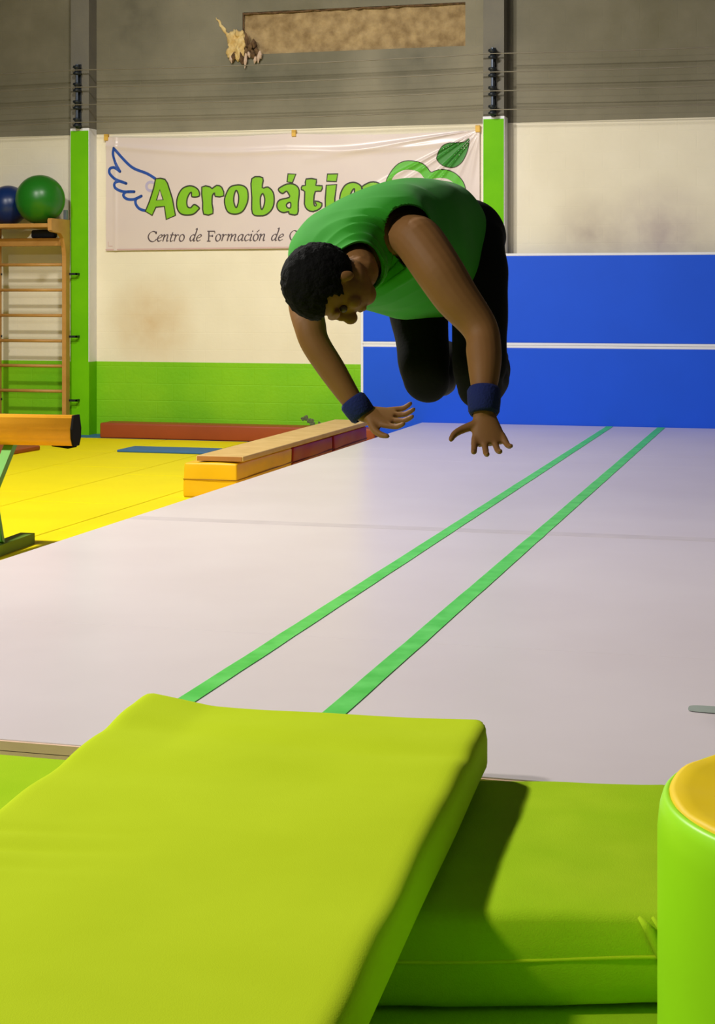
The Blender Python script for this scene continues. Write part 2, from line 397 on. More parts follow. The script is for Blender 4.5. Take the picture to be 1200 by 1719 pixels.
# rust mats
p0 = on_z(166, 735.5, .0)
xe = -4.62
bm = soft_box(xe-p0.x, .3, .175, .02, 20, 3, 2)
tag(obj('rust_bolster', bm, 'brown', None, True, loc=((p0.x+xe)/2, p0.y+.15+.02, 0)), 'long low rust brown foam bolster along the foot of the green wall', 'bolster')
pA, pB = on_z(68, 747.5, .05), on_z(0, 759, .05)
bm = soft_box(1.6, .8, .05, .015, 8, 4, 1)
o = tag(obj('rust_mat', bm, 'brown', None, True), 'thin rust brown mat lying before the wooden wall bars', 'mat')
d = (pA-pB); yaw = math.atan2(d.y, d.x)
o.rotation_euler.z = yaw; perp = Vector((-math.sin(yaw), math.cos(yaw), 0))
o.location = pA - d.normalized()*.8 + perp*.4; o.location.z = 0.0

# ================================================================== WHITE TRACK, TAPES
T0, T1, TYF, TYB, TZ = -4.13, 0.52, 4.72, 17.64, .24
bm = bmesh.new(); box(bm, (T0, TYF-.014, z0), (T1, TYB, TZ-.032)); box(bm, (T0, TYF-.014, TZ-.034), (T1, TYF-.002, TZ-.003))
tr = tag(obj('tumbling_track', bm, 'beige'), 'wide white tumbling track running up to the blue wall pads', 'track')
ys = [TYF, TYF+1.75, on_z(600, 886, TZ).y, 13.6, on_z(600, 752, TZ).y, TYB]
for k in range(len(ys)-1):
    obj('track_panel', nbox((T0-.004, ys[k], TZ-.03), (T1+.004, ys[k+1], TZ), .0015, 1), 'track', tr, False)
ys_ = on_z(600, 884, TZ).y
obj('seam_strip', nbox((T0, ys_-.05, TZ-.001), (T1, ys_+.09, TZ+.0006)), 'track_seam', tr)
for (xc, wd, lab) in ((-2.083, .072, 'long green tape line on the white track, farther from the wooden plank'), (-1.543, .08, 'x')):
    lab = 'long green tape line on the white track, on the side of the wooden plank' if xc < -2 else 'long green tape line on the white track, away from the wooden plank'
    bm = bmesh.new(); n = 60
    for k in range(n):
        y0, y1 = TYF+.02+(TYB-TYF-.04)*k/n, TYF+.02+(TYB-TYF-.04)*(k+1)/n
        ja, jb = .003*noise.noise(Vector((xc*9, y0*3, 0))), .003*noise.noise(Vector((xc*9, y1*3, 0)))
        f = [bm.verts.new(v) for v in ((xc-wd/2+ja, y0, TZ+.0035), (xc+wd/2+ja, y0, TZ+.0035), (xc+wd/2+jb, y1, TZ+.0035), (xc-wd/2+jb, y1, TZ+.0035))]
        bm.faces.new(f)
    bmesh.ops.remove_doubles(bm, verts=bm.verts, dist=.0005)
    rr = bmesh.ops.extrude_face_region(bm, geom=list(bm.faces))
    for v in rr['geom']:
        if isinstance(v, bmesh.types.BMVert): v.co.z -= .003
    tag(obj('tape_line', bm, 'tape', tr), lab)
p = on_z(1163, 1198, TZ)
bm = bmesh.new(); ring = []
for k in range(28):
    t = 2*math.pi*k/28
    ring.append(bm.verts.new((p.x+.22+.24*math.copysign(abs(math.cos(t))**.25, math.cos(t)), p.y+.06+.045*math.copysign(abs(math.sin(t))**.4, math.sin(t))*(1+.2*noise.noise(Vector((k, 0, 0)))), TZ+.002)))
f = bm.faces.new(ring); rr = bmesh.ops.extrude_face_region(bm, geom=[f])
for v in rr['geom']:
    if isinstance(v, bmesh.types.BMVert): v.co.z += .002
tag(obj('tape_mark', bm, 'tape_old', tr), 'short faded green tape mark near the round podium')

# ================================================================== BLUE WALL PADS (stand before the pillar)
yb, yf = PY-.012, PY-.125
bx0 = on_y(605.5, 520, yf).x; bx1 = 3.2
zm = on_y(900, 580, yf).z; ztop = on_y(1000, 424.5, yf).z
def pad(zlo, zhi, label):
    p = empty('wall_pad', ((bx0+bx1)/2, PY-.06, zlo), label, 'wall pad', 'blue wall pads')
    e = .028
    obj('panel', nbox((bx0+e, yf-.004, zlo+e), (bx1-e, yb, zhi-e), .008, 2), 'pad', p)
    for nm, lo, hi in (('edge_trim', (bx0, yf, zlo), (bx0+e, yb, zhi)), ('edge_trim', (bx1-e, yf, zlo), (bx1, yb, zhi)),
                       ('edge_trim', (bx0+e, yf, zlo), (bx1-e, yb, zlo+e)), ('edge_trim', (bx0+e, yf, zhi-e), (bx1-e, yb, zhi))):
        obj(nm, nbox(lo, hi, .003, 1), 'white_trim', p)
pad(zm+.001, ztop, 'upper blue wall pad with white edging, above the other blue pad')
pad(.0, zm-.001, 'lower blue wall pad with white edging, its foot hidden behind the track')

# ================================================================== FOREGROUND MATS
def wob(seed, a, sc):
    return lambda p, n: n*(a*noise.noise(Vector((p.x*sc+seed, p.y*sc, p.z*sc))))
# thin base mat on the floor
bm = soft_box(3.6, 2.5, .106, .03, 12, 8, 1, wob(3, .002, 3))
tag(obj('base_mat', bm, 'lime2', None, True, loc=(-1.2, 3.35, z0)), 'lime green mat spread on the floor beneath the stacked mats', 'mat')
ZB = .074
# right lower mat, square to the camera
HM = .20
def cam_pt(px, py, z): return on_z(px, py, z)
nl = cam_pt(560, 1545, ZB+HM); nr = cam_pt(1292, 1545, ZB+HM); fr = cam_pt(1040, 1312, ZB+HM)
W2 = (nr-nl).length; D2 = (fr-nr).dot(FW)
def d2(p, n):
    o = n*(.010*noise.noise(Vector((p.x*2.2, p.y*2.2, 2)))+.003*noise.noise(Vector((p.x*9, p.y*9, p.z*9))))
    if n.z > .5: o += Vector((0, 0, .012*(1-min(1, abs(p.x)/(W2/2))**2)))
    if n.y < -.5: o += Vector((0, -.018*math.sin(math.pi*min(1, max(0, p.z/HM))), 0))
    return o
m2 = empty('crash_mat', (0, 0, 0), 'lime green crash mat with a seam across its side, beside the round podium', 'mat')
c = nl + RT*(W2/2) + FW*(D2/2)
m2.location = (c.x, c.y, ZB); m2.rotation_euler.z = TH+math.radians(0.6)
def child_local(name, bm, m, root, smooth=True):
    o = obj(name, bm, m, None, smooth); o.parent = root; return o
child_local('cover', soft_box(W2, D2, HM, .045, 26, 20, 6, d2), 'lime2', m2)
bm = bmesh.new()
def seam_pts(n=40):
    out = []
    for k in range(n+1):
        x = -W2/2+.05+(W2-.1)*k/n
        out.append((x, -D2/2-.0165-.006*noise.noise(Vector((x*2.2, -D2/2*2.2, 2))), HM*.60+.004*math.sin(x*7)))
    return out
tube(bm, seam_pts(), .0045, 6); child_local('seam_piping', bm, M['lime'], m2)
bm = bmesh.new()                                   # tucked fold at the corner next to the podium
q = Vector(((cam_pt(1085, 1545, ZB+HM)-nl).dot(RT)-W2/2, -D2/2-.012, HM-.012))
for (dx, dz, w_) in ((0, 0, .012), (.03, -.004, .009)):
    tube(bm, [q+Vector((dx-.02, .02, .015)), q+Vector((dx, -.004, -.005+dz)), q+Vector((dx+.022, -.008, -.06)), q+Vector((dx+.045, -.006, -.12))], [.004, w_, w_*.8, .003], 8)
child_local('corner_fold', bm, M['lime2'], m2)

# left lower mat, square to the wall
fl = on_z(40, 1264, ZB+HM)
def d3(p, n): return n*(.008*noise.noise(Vector((p.x*2+9, p.y*2, 2))))
c_x1 = -1.78
bm = soft_box(1.5, 1.35, HM, .045, 14, 14, 3, d3)
tag(obj('crash_mat', bm, 'lime2', None, True, loc=(c_x1-.75, fl.y-.675, ZB)), 'lime green crash mat at the front edge of the track, behind the thin upper mat', 'mat')

# big thin mat on top
TM, zt_ = .145, ZB+HM+.021
YL = 2.55
def d4(p, n):
    o = n*(.005*noise.noise(Vector((p.x*3, p.y*1.5, 7))))
    ex, ey = abs(p.x)-(.52-.09), abs(p.y)-(YL/2-.09)      # rounded corners in plan
    if ex > 0 and ey > 0:
        l = math.hypot(ex, ey)
        if l > .085: o += Vector((-math.copysign(ex, p.x), -math.copysign(ey, p.y), 0))*(1-.085/l)
    if n.z > .2: o.z -= .010*n.z*math.exp(-((p.y-YL/2+.36+.05*math.sin(p.x*5))/.07)**2)
    if n.z > .2:
        o.z += .010*noise.noise(Vector((p.x*1.4+3, p.y*4.5, 1)))*n.z
        # creases running in from the long side
        u = max(0, min(1, (-.05-p.x)/.5))
        for (yy, am) in ((.10, .010), (-.02, .012), (-.14, .008)):
            o.z -= u*am*math.exp(-((p.y-yy-.06*p.x)/.03)**2)
    if p.x < -.3 and p.y > .6: o.z += .03*((-.3-p.x)/.25)*min(1, (p.y-.6)/.5)
    return o
YL = 2.55
m4 = obj('thin_mat', soft_box(1.04, YL, TM, .04, 44, 170, 3, d4), 'lime', None, True)
far_c = (on_z(272, 1166, zt_+TM) + on_z(797, 1208, zt_+TM))/2
yaw = math.radians(3.6)
m4.rotation_euler.z = yaw
ax = Vector((-math.sin(yaw), math.cos(yaw), 0))
m4.location = Vector((far_c.x, far_c.y, 0)) - ax*(YL/2) ; m4.location.z = zt_
tag(m4, 'large thin yellow green mat lying slanted across the lower mats onto the track', 'mat')

# round podium
RZ, RC = .72, .425
cc = on_z(1107.5, 1345, RZ)
depth_c = (cc-CAMP).dot(FW)
pc = CAMP + FW*(depth_c) + RT*((1107.5-CX)/F_PX*depth_c + RC*1.005)
pod = empty('round_podium', (pc.x, pc.y, .071), 'round foam podium, lime green side and golden yellow top', 'podium')
def lathe(prof, n=96, wobble=0.0):
    bm = bmesh.new(); rings = []
    for r, z in prof:
        if r < 1e-5: rings.append([bm.verts.new((pc.x, pc.y, z))]); continue
        rings.append([bm.verts.new((pc.x+r*math.cos(t), pc.y+r*math.sin(t), z+wobble*noise.noise(Vector((r*9*math.cos(t), r*9*math.sin(t), 3))))) for t in [2*math.pi*k/n for k in range(n)]])
    for a_, b_ in zip(rings[:-1], rings[1:]):
        for k in range(n):
            if len(b_) == 1: bm.faces.new((a_[k], a_[(k+1) % n], b_[0]))
            elif len(a_) == 1: bm.faces.new((b_[k], b_[(k+1) % n], a_[0]))
            else: bm.faces.new((a_[k], a_[(k+1) % n], b_[(k+1) % n], b_[k]))
    return bm
zb = .072
obj('side_cover', lathe([(.0, zb), (RC-.03, zb), (RC-.005, zb+.03), (RC, zb+.1), (RC, RZ-.07), (RC-.004, RZ-.03), (RC-.010, RZ-.010), (RC-.018, RZ-.003), (RC-.022, RZ-.004), (RC-.024, RZ-.03)]), 'cyl_green', pod, True)
obj('top_cover', lathe([(RC-.0235, RZ-.012), (RC-.022, RZ-.001), (RC-.034, RZ+.004), (RC-.06, RZ+.002), (RC-.12, RZ-.004), (RC-.22, RZ-.004), (RC-.34, RZ-.006), (0, RZ-.004)], wobble=.006), 'cyl_top', pod, True)
bm = bmesh.new()
for (A, B, Cc) in ((( -.32, -.05), (-.2, .02), (-.02, .02)), ((-.27, -.19), (-.18, -.1), (-.1, -.02)), ((-.2, -.28), (-.15, -.2), (-.12, -.1)), ((-.36, .08), (-.3, .12), (-.2, .16))):
    tube(bm, catmull([(pc.x+q_[0], pc.y+q_[1], RZ-.0035) for q_ in (A, B, Cc)], 6), .0018, 6)
obj('top_crease', bm, mat('golden_crease', (226, 176, 10), .5), pod, True)

# ================================================================== PLANK ON SOFT BLOCKS
q0 = on_z(308, 834.5, 0); q1 = on_z(407, 834.5, 0)
BX0, BX1, BY0 = q0.x, q0.x+.46, q0.y
BH = on_z(308, 776, 0)  # not used for height
BHZ = H-(776-HZ)/F_PX*((q0-CAMP).dot(FW))
def fold(seed): return lambda p, n: n*(.012*noise.noise(Vector((p.x*3+seed, p.y*3, p.z*5))))
segs = [('yellow_block', 'soft_yellow', BY0, BY0+1.45, 'soft yellow vinyl block under the near end of the plank', 'foam block'),
        ('red_block', 'soft_red', BY0+1.49, BY0+2.75, 'soft dark red vinyl block under the middle of the plank', 'foam block'),
        ('crimson_block', 'soft_crimson', BY0+2.79, BY0+4.0, 'soft crimson vinyl block under the plank end by the wall', 'foam block')]
for k, (nm, m, ya, yb_, lab, cat) in enumerate(segs):
    o = empty(nm, ((BX0+BX1)/2, (ya+yb_)/2, 0), lab, cat, 'soft blocks under the plank')
    c_ = child_local('cover', soft_box(BX1-BX0, yb_-ya, BHZ, .018, 8, 20, 6, fold(k*5)), M[m], o)
    bm = bmesh.new()
    hx, hy = (BX1-BX0)/2, (yb_-ya)/2
    tube(bm, [(-hx-.002, -hy-.004, BHZ*.52), (hx+.002, -hy-.004, BHZ*.52), (hx+.004, hy, BHZ*.55)], .004, 6)
    child_local('seam', bm, mat('seam_dark', (150, 104, 10) if k == 0 else (90, 14, 14), .6), o)
PL0 = on_z(325, 777, BHZ).x
pk = tag(obj('wooden_plank', nbox((PL0, BY0+.03, BHZ+.012), (PL0+.405, BY0+4.05, BHZ+.055), .008, 2), 'plank'), 'long tan wooden plank laid over the soft vinyl blocks', 'plank')
obj('plank_edge', nbox((PL0+.01, BY0+.0255, BHZ+.015), (PL0+.395, BY0+.031, BHZ+.052), .002, 1), mat('plank_end', (166, 112, 52), .7), pk)

# ================================================================== BALANCE BEAM
ft = on_z(58, 905, 0.03)                              # far end of the foot
BD = (ft-CAMP).dot(FW)
end = at_d(126, 722, BD-.15)                          # beam's end, above the foot
bz0, bz1 = at_d(126, 748, BD-.15).z, at_d(126, 697, BD-.15).z
bw = .13
bdir = Vector((math.cos(math.radians(4)), math.sin(math.radians(4)), 0))    # runs along the wall
bn = Vector((-bdir.y, bdir.x, 0))
root = empty('balance_beam', (end.x-2.0, end.y, 0), 'padded orange balance beam with black end cap on green legs', 'balance beam')
def prism(bm, prof, p0, p1):
    A = [bm.verts.new(p0+bn*u+UP*v) for u, v in prof]; B = [bm.verts.new(p1+bn*u+UP*v) for u, v in prof]
    n = len(prof)
    for k in range(n): bm.faces.new((A[k], A[(k+1) % n], B[(k+1) % n], B[k]))
    bm.faces.new(A[::-1]); bm.faces.new(B)
hb = bz1-bz0
def oct_prof(s=1.0, dz=0.0):
    raw = [(-.045, 0), (.045, 0), (.075, .05), (.08, .11), (.06, hb-.03), (.05, hb), (-.05, hb), (-.06, hb-.03), (-.08, .11), (-.075, .05)]
    return [(u*s, (v-hb/2)*s+hb/2) for u, v in raw]
e0 = Vector((end.x, end.y, bz0))
bm = bmesh.new(); n = 30
for k in range(1):
    prism(bm, oct_prof(), e0-bdir*4.0, e0-bdir*.0)
bmesh.ops.bevel(bm, geom=[e for e in bm.edges if abs((e.verts[0].co-e.verts[1].co).normalized().dot(bdir)) > .9], offset=.014, segments=3, affect='EDGES')
obj('beam_cover', bm, 'beam', root, True)
for p_ in root.children:
    for pl in p_.data.polygons: pl.use_smooth = len(pl.vertices) == 4
bm = bmesh.new(); prism(bm, oct_prof(1.02), e0-bdir*.002, e0+bdir*.012)
obj('end_cap', bm, 'black', root)
bm = bmesh.new(); prism(bm, oct_prof(.98), e0-bdir*4.01, e0-bdir*4.0)
obj('end_cap', bm, 'black', root)
bm = bmesh.new()
for s in (-1, 1): tube(bm, [e0-bdir*.16+bn*.0+UP*(-.004), e0-bdir*.05+UP*(-.008), e0+bdir*.008+UP*(.0)], [.004, .014, .01], 8)
obj('cap_strap', bm, 'black', root)
for xo in (.53, 3.4):
    fx = (ft - bdir*(xo-.53))
    base = Vector((fx.x, fx.y, 0)); fa, fb = base+bn*.0, base-bn*1.05
    fa_, fb_ = Vector((fa.x, fa.y, .035)), Vector((fb.x, fb.y, .035))
    bm = bmesh.new(); beam_box(bm, fa_+Vector((-.05, 0, 0)), fb_+Vector((-.05, 0, 0)), .10, .07, bdir); obj('foot', bm, 'foot_green', root)
    mid = e0-bdir*(.50 if xo < 1 else 3.37)
    topn, topf = Vector((mid.x, mid.y, bz0+.01))-bn*.05, Vector((mid.x, mid.y, bz0+.01))+bn*.05
    bm = bmesh.new(); beam_box(bm, topf+bdir*.04, fb_+bn*.10+Vector((-.05, 0, .03)), .065, .05, bdir); obj('leg', bm, 'leg_green', root)
    bm = bmesh.new(); beam_box(bm, topn-bdir*.12, fa_-bn*.46+Vector((-.05, 0, .03)), .065, .05, bdir); obj('leg', bm, 'leg_green', root)

# ================================================================== WALL BARS AND BALLS
WBF, WBB = PY-.17, PY-.07                       # post depth range
xr1 = on_y(117, 500, WBB).x
xr0 = xr1-.05
xl1 = on_y(-4, 500, WBF).x; xl0 = xl1-.05
wb = empty('wall_bars', ((xl0+xr1)/2, PY-.12, 0), 'wooden wall bars with a curved shelf bracket beside the lime green pillar', 'wall bars')
zt = on_y(90, 368, PY-.3).z
def post(x0, x1):
    # side profile with a forward hook at the top
    prof = [(WBB, 0.0), (WBF, 0.0), (WBF, zt-.42), (WBF-.015, zt-.33), (WBF-.06, zt-.22), (WBF-.13, zt-.165), (WBF-.34, zt-.15), (WBF-.375, zt-.135), (WBF-.38, zt-.02), (WBF-.365, zt), (WBB, zt)]
    bm = bmesh.new()
    A = [bm.verts.new((x0, y, z)) for y, z in prof]; B = [bm.verts.new((x1, y, z)) for y, z in prof]
    n = len(prof)
    for k in range(n): bm.faces.new((A[k], A[(k+1) % n], B[(k+1) % n], B[k]))
    bm.faces.new(A[::-1]); bm.faces.new(B)
    return bm
obj('post', post(xr0, xr1), 'wood', wb); obj('post', post(xl0, xl1), 'wood', wb)
for py in (444.5, 487, 529.5, 572, 614, 656, 698):
    z = on_y(60, py, (WBF+WBB)/2).z
    bm = bmesh.new(); tube(bm, [(xl1-.01, (WBF+WBB)/2, z), (xr0+.01, (WBF+WBB)/2, z)], .019, 10)
    obj('rung', bm, 'wood', wb, True)
zs = zt-.055
obj('shelf_board', nbox((xl1, WBF-.34, zs-.045), (xr0, WBB, zs), .005), 'wood', wb)
zl = zt-.215
obj('shelf_board', nbox((xl1, WBF-.05, zl-.09), (xr0, WBB, zl), .005), 'wood', wb)
for py in (460, 565, 672):
    z = on_y(118, py, WBB).z
    for xx in (xr1, xl1):
        bm = bmesh.new(); e_ = .10 if xx == xr1 else .012; box(bm, (xx-.02, WBB-.02, z-.013), (xx+e_, WBB-.006, z+.013), .002, 1); (box(bm, (xx+e_-.02, WBB-.02, z-.013), (xx+e_, PY-.009, z+.013), .002, 1) if xx == xr1 else None)
        obj('fixing_bracket', bm, 'insulator', wb)
nb = on_y(74, 391, WBF-.02)
tag(obj('navy_roll', soft_box(.30, .11, .10, .03, 6, 4, 2, wob(2, .006, 8)), 'navy', None, True, loc=(on_y(74, 391, WBF+.02).x, WBF+.02, zl+.001)), 'folded navy cloth on the lower shelf board of the wall bars', 'cloth')
def ball(name, px, py, r, y, m, label):
    bm = bmesh.new(); bmesh.ops.create_uvsphere(bm, u_segments=64, v_segments=40, radius=r)
    for v in bm.verts:                                   # moulded ridges
        if abs(v.co.z) < r*.75: v.co *= 1+.0012*math.cos(v.co.z/r*60)
    p = on_y(px, py, y); p.z = zs+r-.002
    o = empty(name, (p.x, p.y, zs), label, 'ball', 'exercise balls on the wall bars')
    b_ = obj('skin', bm, m, None, True); b_.parent = o; b_.location = (0, 0, r-.002)
    bm = bmesh.new(); bmesh.ops.create_cone(bm, segments=16, radius1=.012, radius2=.012, depth=.008, cap_ends=True)
    v_ = obj('plug', bm, 'white_trim', None); v_.parent = o; v_.location = (-r*.2, r*.96, r); v_.rotation_euler = (math.pi/2, 0, 0)
ball('exercise_ball', 67.5, 340, .285, WBF-.16, 'ball_green', 'shiny green exercise ball on top of the wooden wall bars')
ball('exercise_ball', 14, 348, .235, WBF+.05, 'ball_blue', 'shiny dark blue exercise ball behind the green ball on the wall bars')
g_ = on_y(112.5, 359, WBB+.02)
tag(obj('grey_box', nbox((g_.x-.012, WBB-.055, zt+.001), (g_.x+.026, WBB-.005, zt+.115), .004), mat('grey_blue_card', (128, 138, 150), .7)), 'small grey blue box on the post top of the wall bars', 'box')

# ================================================================== BANNER
YB = YW-.035
corner = on_y(806, 217, YB)
def bdisp(x, z):
    """banner relief toward the viewer: radiating pulls at the taped corner, sag folds at the top"""
    dx, dz = corner.x-x, corner.z-z
    r = math.hypot(dx, dz); a = math.degrees(math.atan2(dz, max(dx, 1e-4))) if dx > 0 else 90
    o = .006*noise.noise(Vector((x*1.7, z*2.1, 3)))
    for (ang, wd, am, reach) in ((8, 1.5, .026, 2.1), (27, 1.4, .030, 1.5), (33, 1.4, .022, 1.3), (44, 1.6, .032, 1.0), (50, 1.5, .024, .95), (64, 3, .016, .7), (78, 4, .012, .8)):
        if r < reach: o += am*min(1, r/.22)*(1-r/reach)**.6*math.exp(-((a-ang)/wd)**2)
    u = (x-bl)/(br-bl)
    zz = (btop(x)-z)
    o += .012*math.exp(-((zz-.10-.09*math.sin(math.pi*min(1, max(0, u*1.0))))/.035)**2)*(1 if u < .85 else max(0, (1-u)/.15))
    o += .008*math.exp(-((x-bl-.12)/.02)**2)
    return o
tl, tr_, bl_p, br_p = on_y(178, 230, YB), on_y(805, 218, YB), on_y(175, 421, YB), on_y(806, 413, YB)
bl, br = tl.x, tr_.x
def btop(x):
    u = (x-bl)/(br-bl); return tl.z+(tr_.z-tl.z)*u-.03*math.sin(math.pi*((u*2) % 1))
def bbot(x):
    u = (x-bl)/(br-bl); return bl_p.z+(br_p.z-bl_p.z)*u
ban = empty('banner', ((bl+br)/2, YB, bbot((bl+br)/2)), 'wide pale vinyl banner lettered in green and taped to the wall between pillars', 'banner')
bm = bmesh.new(); nx, nz = 400, 150; g = []
for i in range(nx+1):
    x = bl+(br-bl)*i/nx
    for j in range(nz+1):
        z = bbot(x)+(btop(x)-bbot(x))*j/nz
        g.append(bm.verts.new((x, YB-bdisp(x, z), z)))
for i in range(nx):
    for j in range(nz): bm.faces.new((g[i*(nz+1)+j], g[(i+1)*(nz+1)+j], g[(i+1)*(nz+1)+j+1], g[i*(nz+1)+j+1]))
sheet = obj('sheet', bm, 'banner', ban, True)
for (px, py) in ((178.5, 231), (493.5, 224), (802, 216.5)):
    p = on_y(px, py, YB)
    obj('tape_tab', nbox((p.x-.025, YB-.018, p.z-.035), (p.x+.025, YW-.007, p.z+.04), .003, 1), 'b_tape', ban)
def crop1(x, y): return (160+x/4.615, 210+y/4.615)
def crop2(x, y): return (400+x/4.615, 210+y/4.615)
def crop3(x, y): return (620+x/4.615, 200+y/4.615)
def to_wall(p2): q = on_y(p2[0], p2[1], YB); return Vector((q.x, q.z))
def settle(bm, lift):
    for v in bm.verts: v.co.y = YB-bdisp(v.co.x, v.co.z)-lift
def cut_grid(bm, step):
    for ax_, nrm in ((0, Vector((1, 0, 0))), (2, Vector((0, 0, 1)))):
        lo, hi = min(v.co[ax_] for v in bm.verts), max(v.co[ax_] for v in bm.verts)
        k = lo+step
        while k < hi:
            co = Vector((0, 0, 0)); co[ax_] = k
            bmesh.ops.bisect_plane(bm, geom=list(bm.verts)+list(bm.edges)+list(bm.faces), dist=1e-6, plane_co=co, plane_no=nrm)
            k += step
def fill(name, loops, m, lift, parent=ban, step=.06):
    """flat printed shape with holes, draped on the banner"""
    cu = bpy.data.curves.new(name, 'CURVE'); cu.dimensions = '2D'; cu.fill_mode = 'BOTH'
    for lp in loops:
        sp = cu.splines.new('POLY'); sp.points.add(len(lp)-1); sp.use_cyclic_u = True
        for i, q in enumerate(lp): sp.points[i].co = (q[0], q[1], 0, 1)
    o = bpy.data.objects.new('tmp', cu); C.objects.link(o)
    me = bpy.data.meshes.new_from_object(o); bpy.data.objects.remove(o)
    bm = bmesh.new(); bm.from_mesh(me)
    bmesh.ops.remove_doubles(bm, verts=bm.verts, dist=1e-5)
    for v in bm.verts: v.co = Vector((v.co.x, 0, v.co.y))
    if step: cut_grid(bm, step)
    settle(bm, lift)
    return obj(name, bm, m, parent)
def ribbon(bm, pts, width, closed=False, nib=None):
    """printed stroke with round ends in (x, z); nib angle gives thick and thin"""
    P = [Vector(p) for p in pts]
    P = [p for i, p in enumerate(P) if i == 0 or (p-P[i-1]).length > 1e-6]
    n = len(P); L, R_ = [], []
    for i in range(n):
        if closed: d = P[(i+1) % n]-P[(i-1) % n]
        else: d = P[min(i+1, n-1)]-P[max(i-1, 0)]
        if d.length < 1e-9: d = Vector((1, 0))
        d.normalize(); q = Vector((-d.y, d.x))
        w_ = width if nib is None else width*(.38+.62*abs(math.sin(math.atan2(d.y, d.x)-nib)))
        L.append(bm.verts.new((P[i].x+q.x*w_/2, 0, P[i].y+q.y*w_/2))); R_.append(bm.verts.new((P[i].x-q.x*w_/2, 0, P[i].y-q.y*w_/2)))
    for i in range(n if closed else n-1):
        j = (i+1) % n
        bm.faces.new((L[i], L[j], R_[j], R_[i]))
    if not closed and nib is None:
        for p in (P[0], P[-1]):
            bm.faces.new([bm.verts.new((p.x+width/2*math.cos(t), 0, p.y+width/2*math.sin(t))) for t in [2*math.pi*k/10 for k in range(10)]])
PXM = (to_wall((500, 300))-to_wall((499, 300))).length   # metres per pixel on the banner
c_pts = [(805, 550), (800, 505), (765, 477), (720, 472), (670, 497), (637, 560), (632, 630), (655, 680), (700, 697), (760, 690), (800, 655), (806, 640), (768, 615), (740, 640), (715, 630), (710, 585), (725, 540), (745, 520), (750, 555)]
a_pts = [(315, 490), (380, 456), (440, 462), (472, 505), (465, 600), (458, 690), (395, 688), (390, 670), (350, 678), (312, 660), (298, 620), (320, 580), (395, 560), (388, 530), (372, 512), (345, 530), (318, 515)]
a_hole = [(372, 618), (390, 600), (406, 604), (404, 640), (382, 640)]
LET = [
 (crop1, [[(468, 416), (505, 412), (540, 420), (560, 450), (598, 570), (622, 700), (550, 731), (536, 630), (470, 636), (441, 700), (388, 668), (420, 590), (452, 490)], [(500, 500), (474, 582), (526, 578)]], 1),
 (crop1, [c_pts], 4),
 (crop1, [[(825, 480), (888, 478), (905, 492), (940, 467), (980, 482), (997, 548), (930, 553), (925, 525), (908, 545), (905, 610), (912, 685), (840, 690), (833, 600)]], 2),
 (crop1, [[(1090, 465), (1040, 485), (1005, 560), (1005, 620), (1030, 675), (1085, 690), (1140, 670), (1175, 610), (1185, 550), (1175, 495), (1140, 468)], [(1092, 505), (1075, 550), (1075, 600), (1092, 640), (1108, 600), (1110, 545)]], 5),
 (crop2, [[(105, 415), (190, 408), (186, 485), (230, 480), (270, 520), (278, 590), (262, 650), (220, 692), (170, 703), (110, 685), (105, 560)], [(190, 530), (172, 560), (172, 620), (182, 655), (200, 620), (205, 570)]], 3),
 (crop2, [a_pts, a_hole], 3), (crop2, [[(385, 378), (446, 380), (420, 446), (378, 440)]], 1),
 (crop2, [[(525, 418), (606, 421), (600, 467), (650, 470), (640, 512), (597, 514), (585, 580), (590, 625), (606, 620), (594, 588), (648, 605), (635, 645), (580, 670), (535, 655), (512, 610), (515, 515), (488, 500), (495, 470), (521, 466)]], 2),
 (crop2, [[(682, 466), (762, 460), (748, 570), (748, 680), (675, 690), (674, 570)]], 1), (crop2, [[(690, 380), (771, 378), (760, 438), (685, 435)]], 1),
 (crop1, [[(x+155+1107.7, y-27) for x, y in c_pts]], 4),
 (crop2, [[(x+645, y-14) for x, y in a_pts], [(x+645, y-14) for x, y in a_hole]], 3)]
for cf, loops, sm in LET:
    W = [[to_wall(cf(*p)) for p in lp] for lp in loops]
    W = [(catmull(lp, sm, True) if sm > 1 else lp) for lp in W]
    o = fill('letter', W, 'b_lime', .003, step=.08)
    bm = bmesh.new()
    for lp in W: ribbon(bm, lp, 2.3*PXM, True)
    settle(bm, .0045); obj('letter_outline', bm, 'b_dark', o)
wing = [[(465, 415), (400, 375), (290, 330), (205, 250), (146, 180)], [(146, 180), (138, 225), (160, 300), (192, 360)], [(192, 360), (150, 330), (114, 338), (112, 375), (158, 420), (240, 452)],
        [(240, 452), (185, 435), (150, 455), (160, 490), (215, 515), (302, 516)], [(302, 516), (240, 518), (218, 545), (245, 572), (300, 575), (357, 550)], [(357, 550), (315, 575), (315, 615), (345, 650), (392, 664)]]
bm = bmesh.new()
for stroke in wing: ribbon(bm, catmull([to_wall(crop1(*p)) for p in stroke], 6), 4.6*PXM)
settle(bm, .003); obj('wing_logo', bm, 'b_blue', ban)
bm = bmesh.new()
ribbon(bm, [to_wall(crop1(430+34*math.cos(t), 475+34*math.sin(t))) for t in [math.radians(75+k*14) for k in range(17)]], 4.4*PXM)
settle(bm, .0025); obj('ring_logo', bm, 'b_lav', ban)
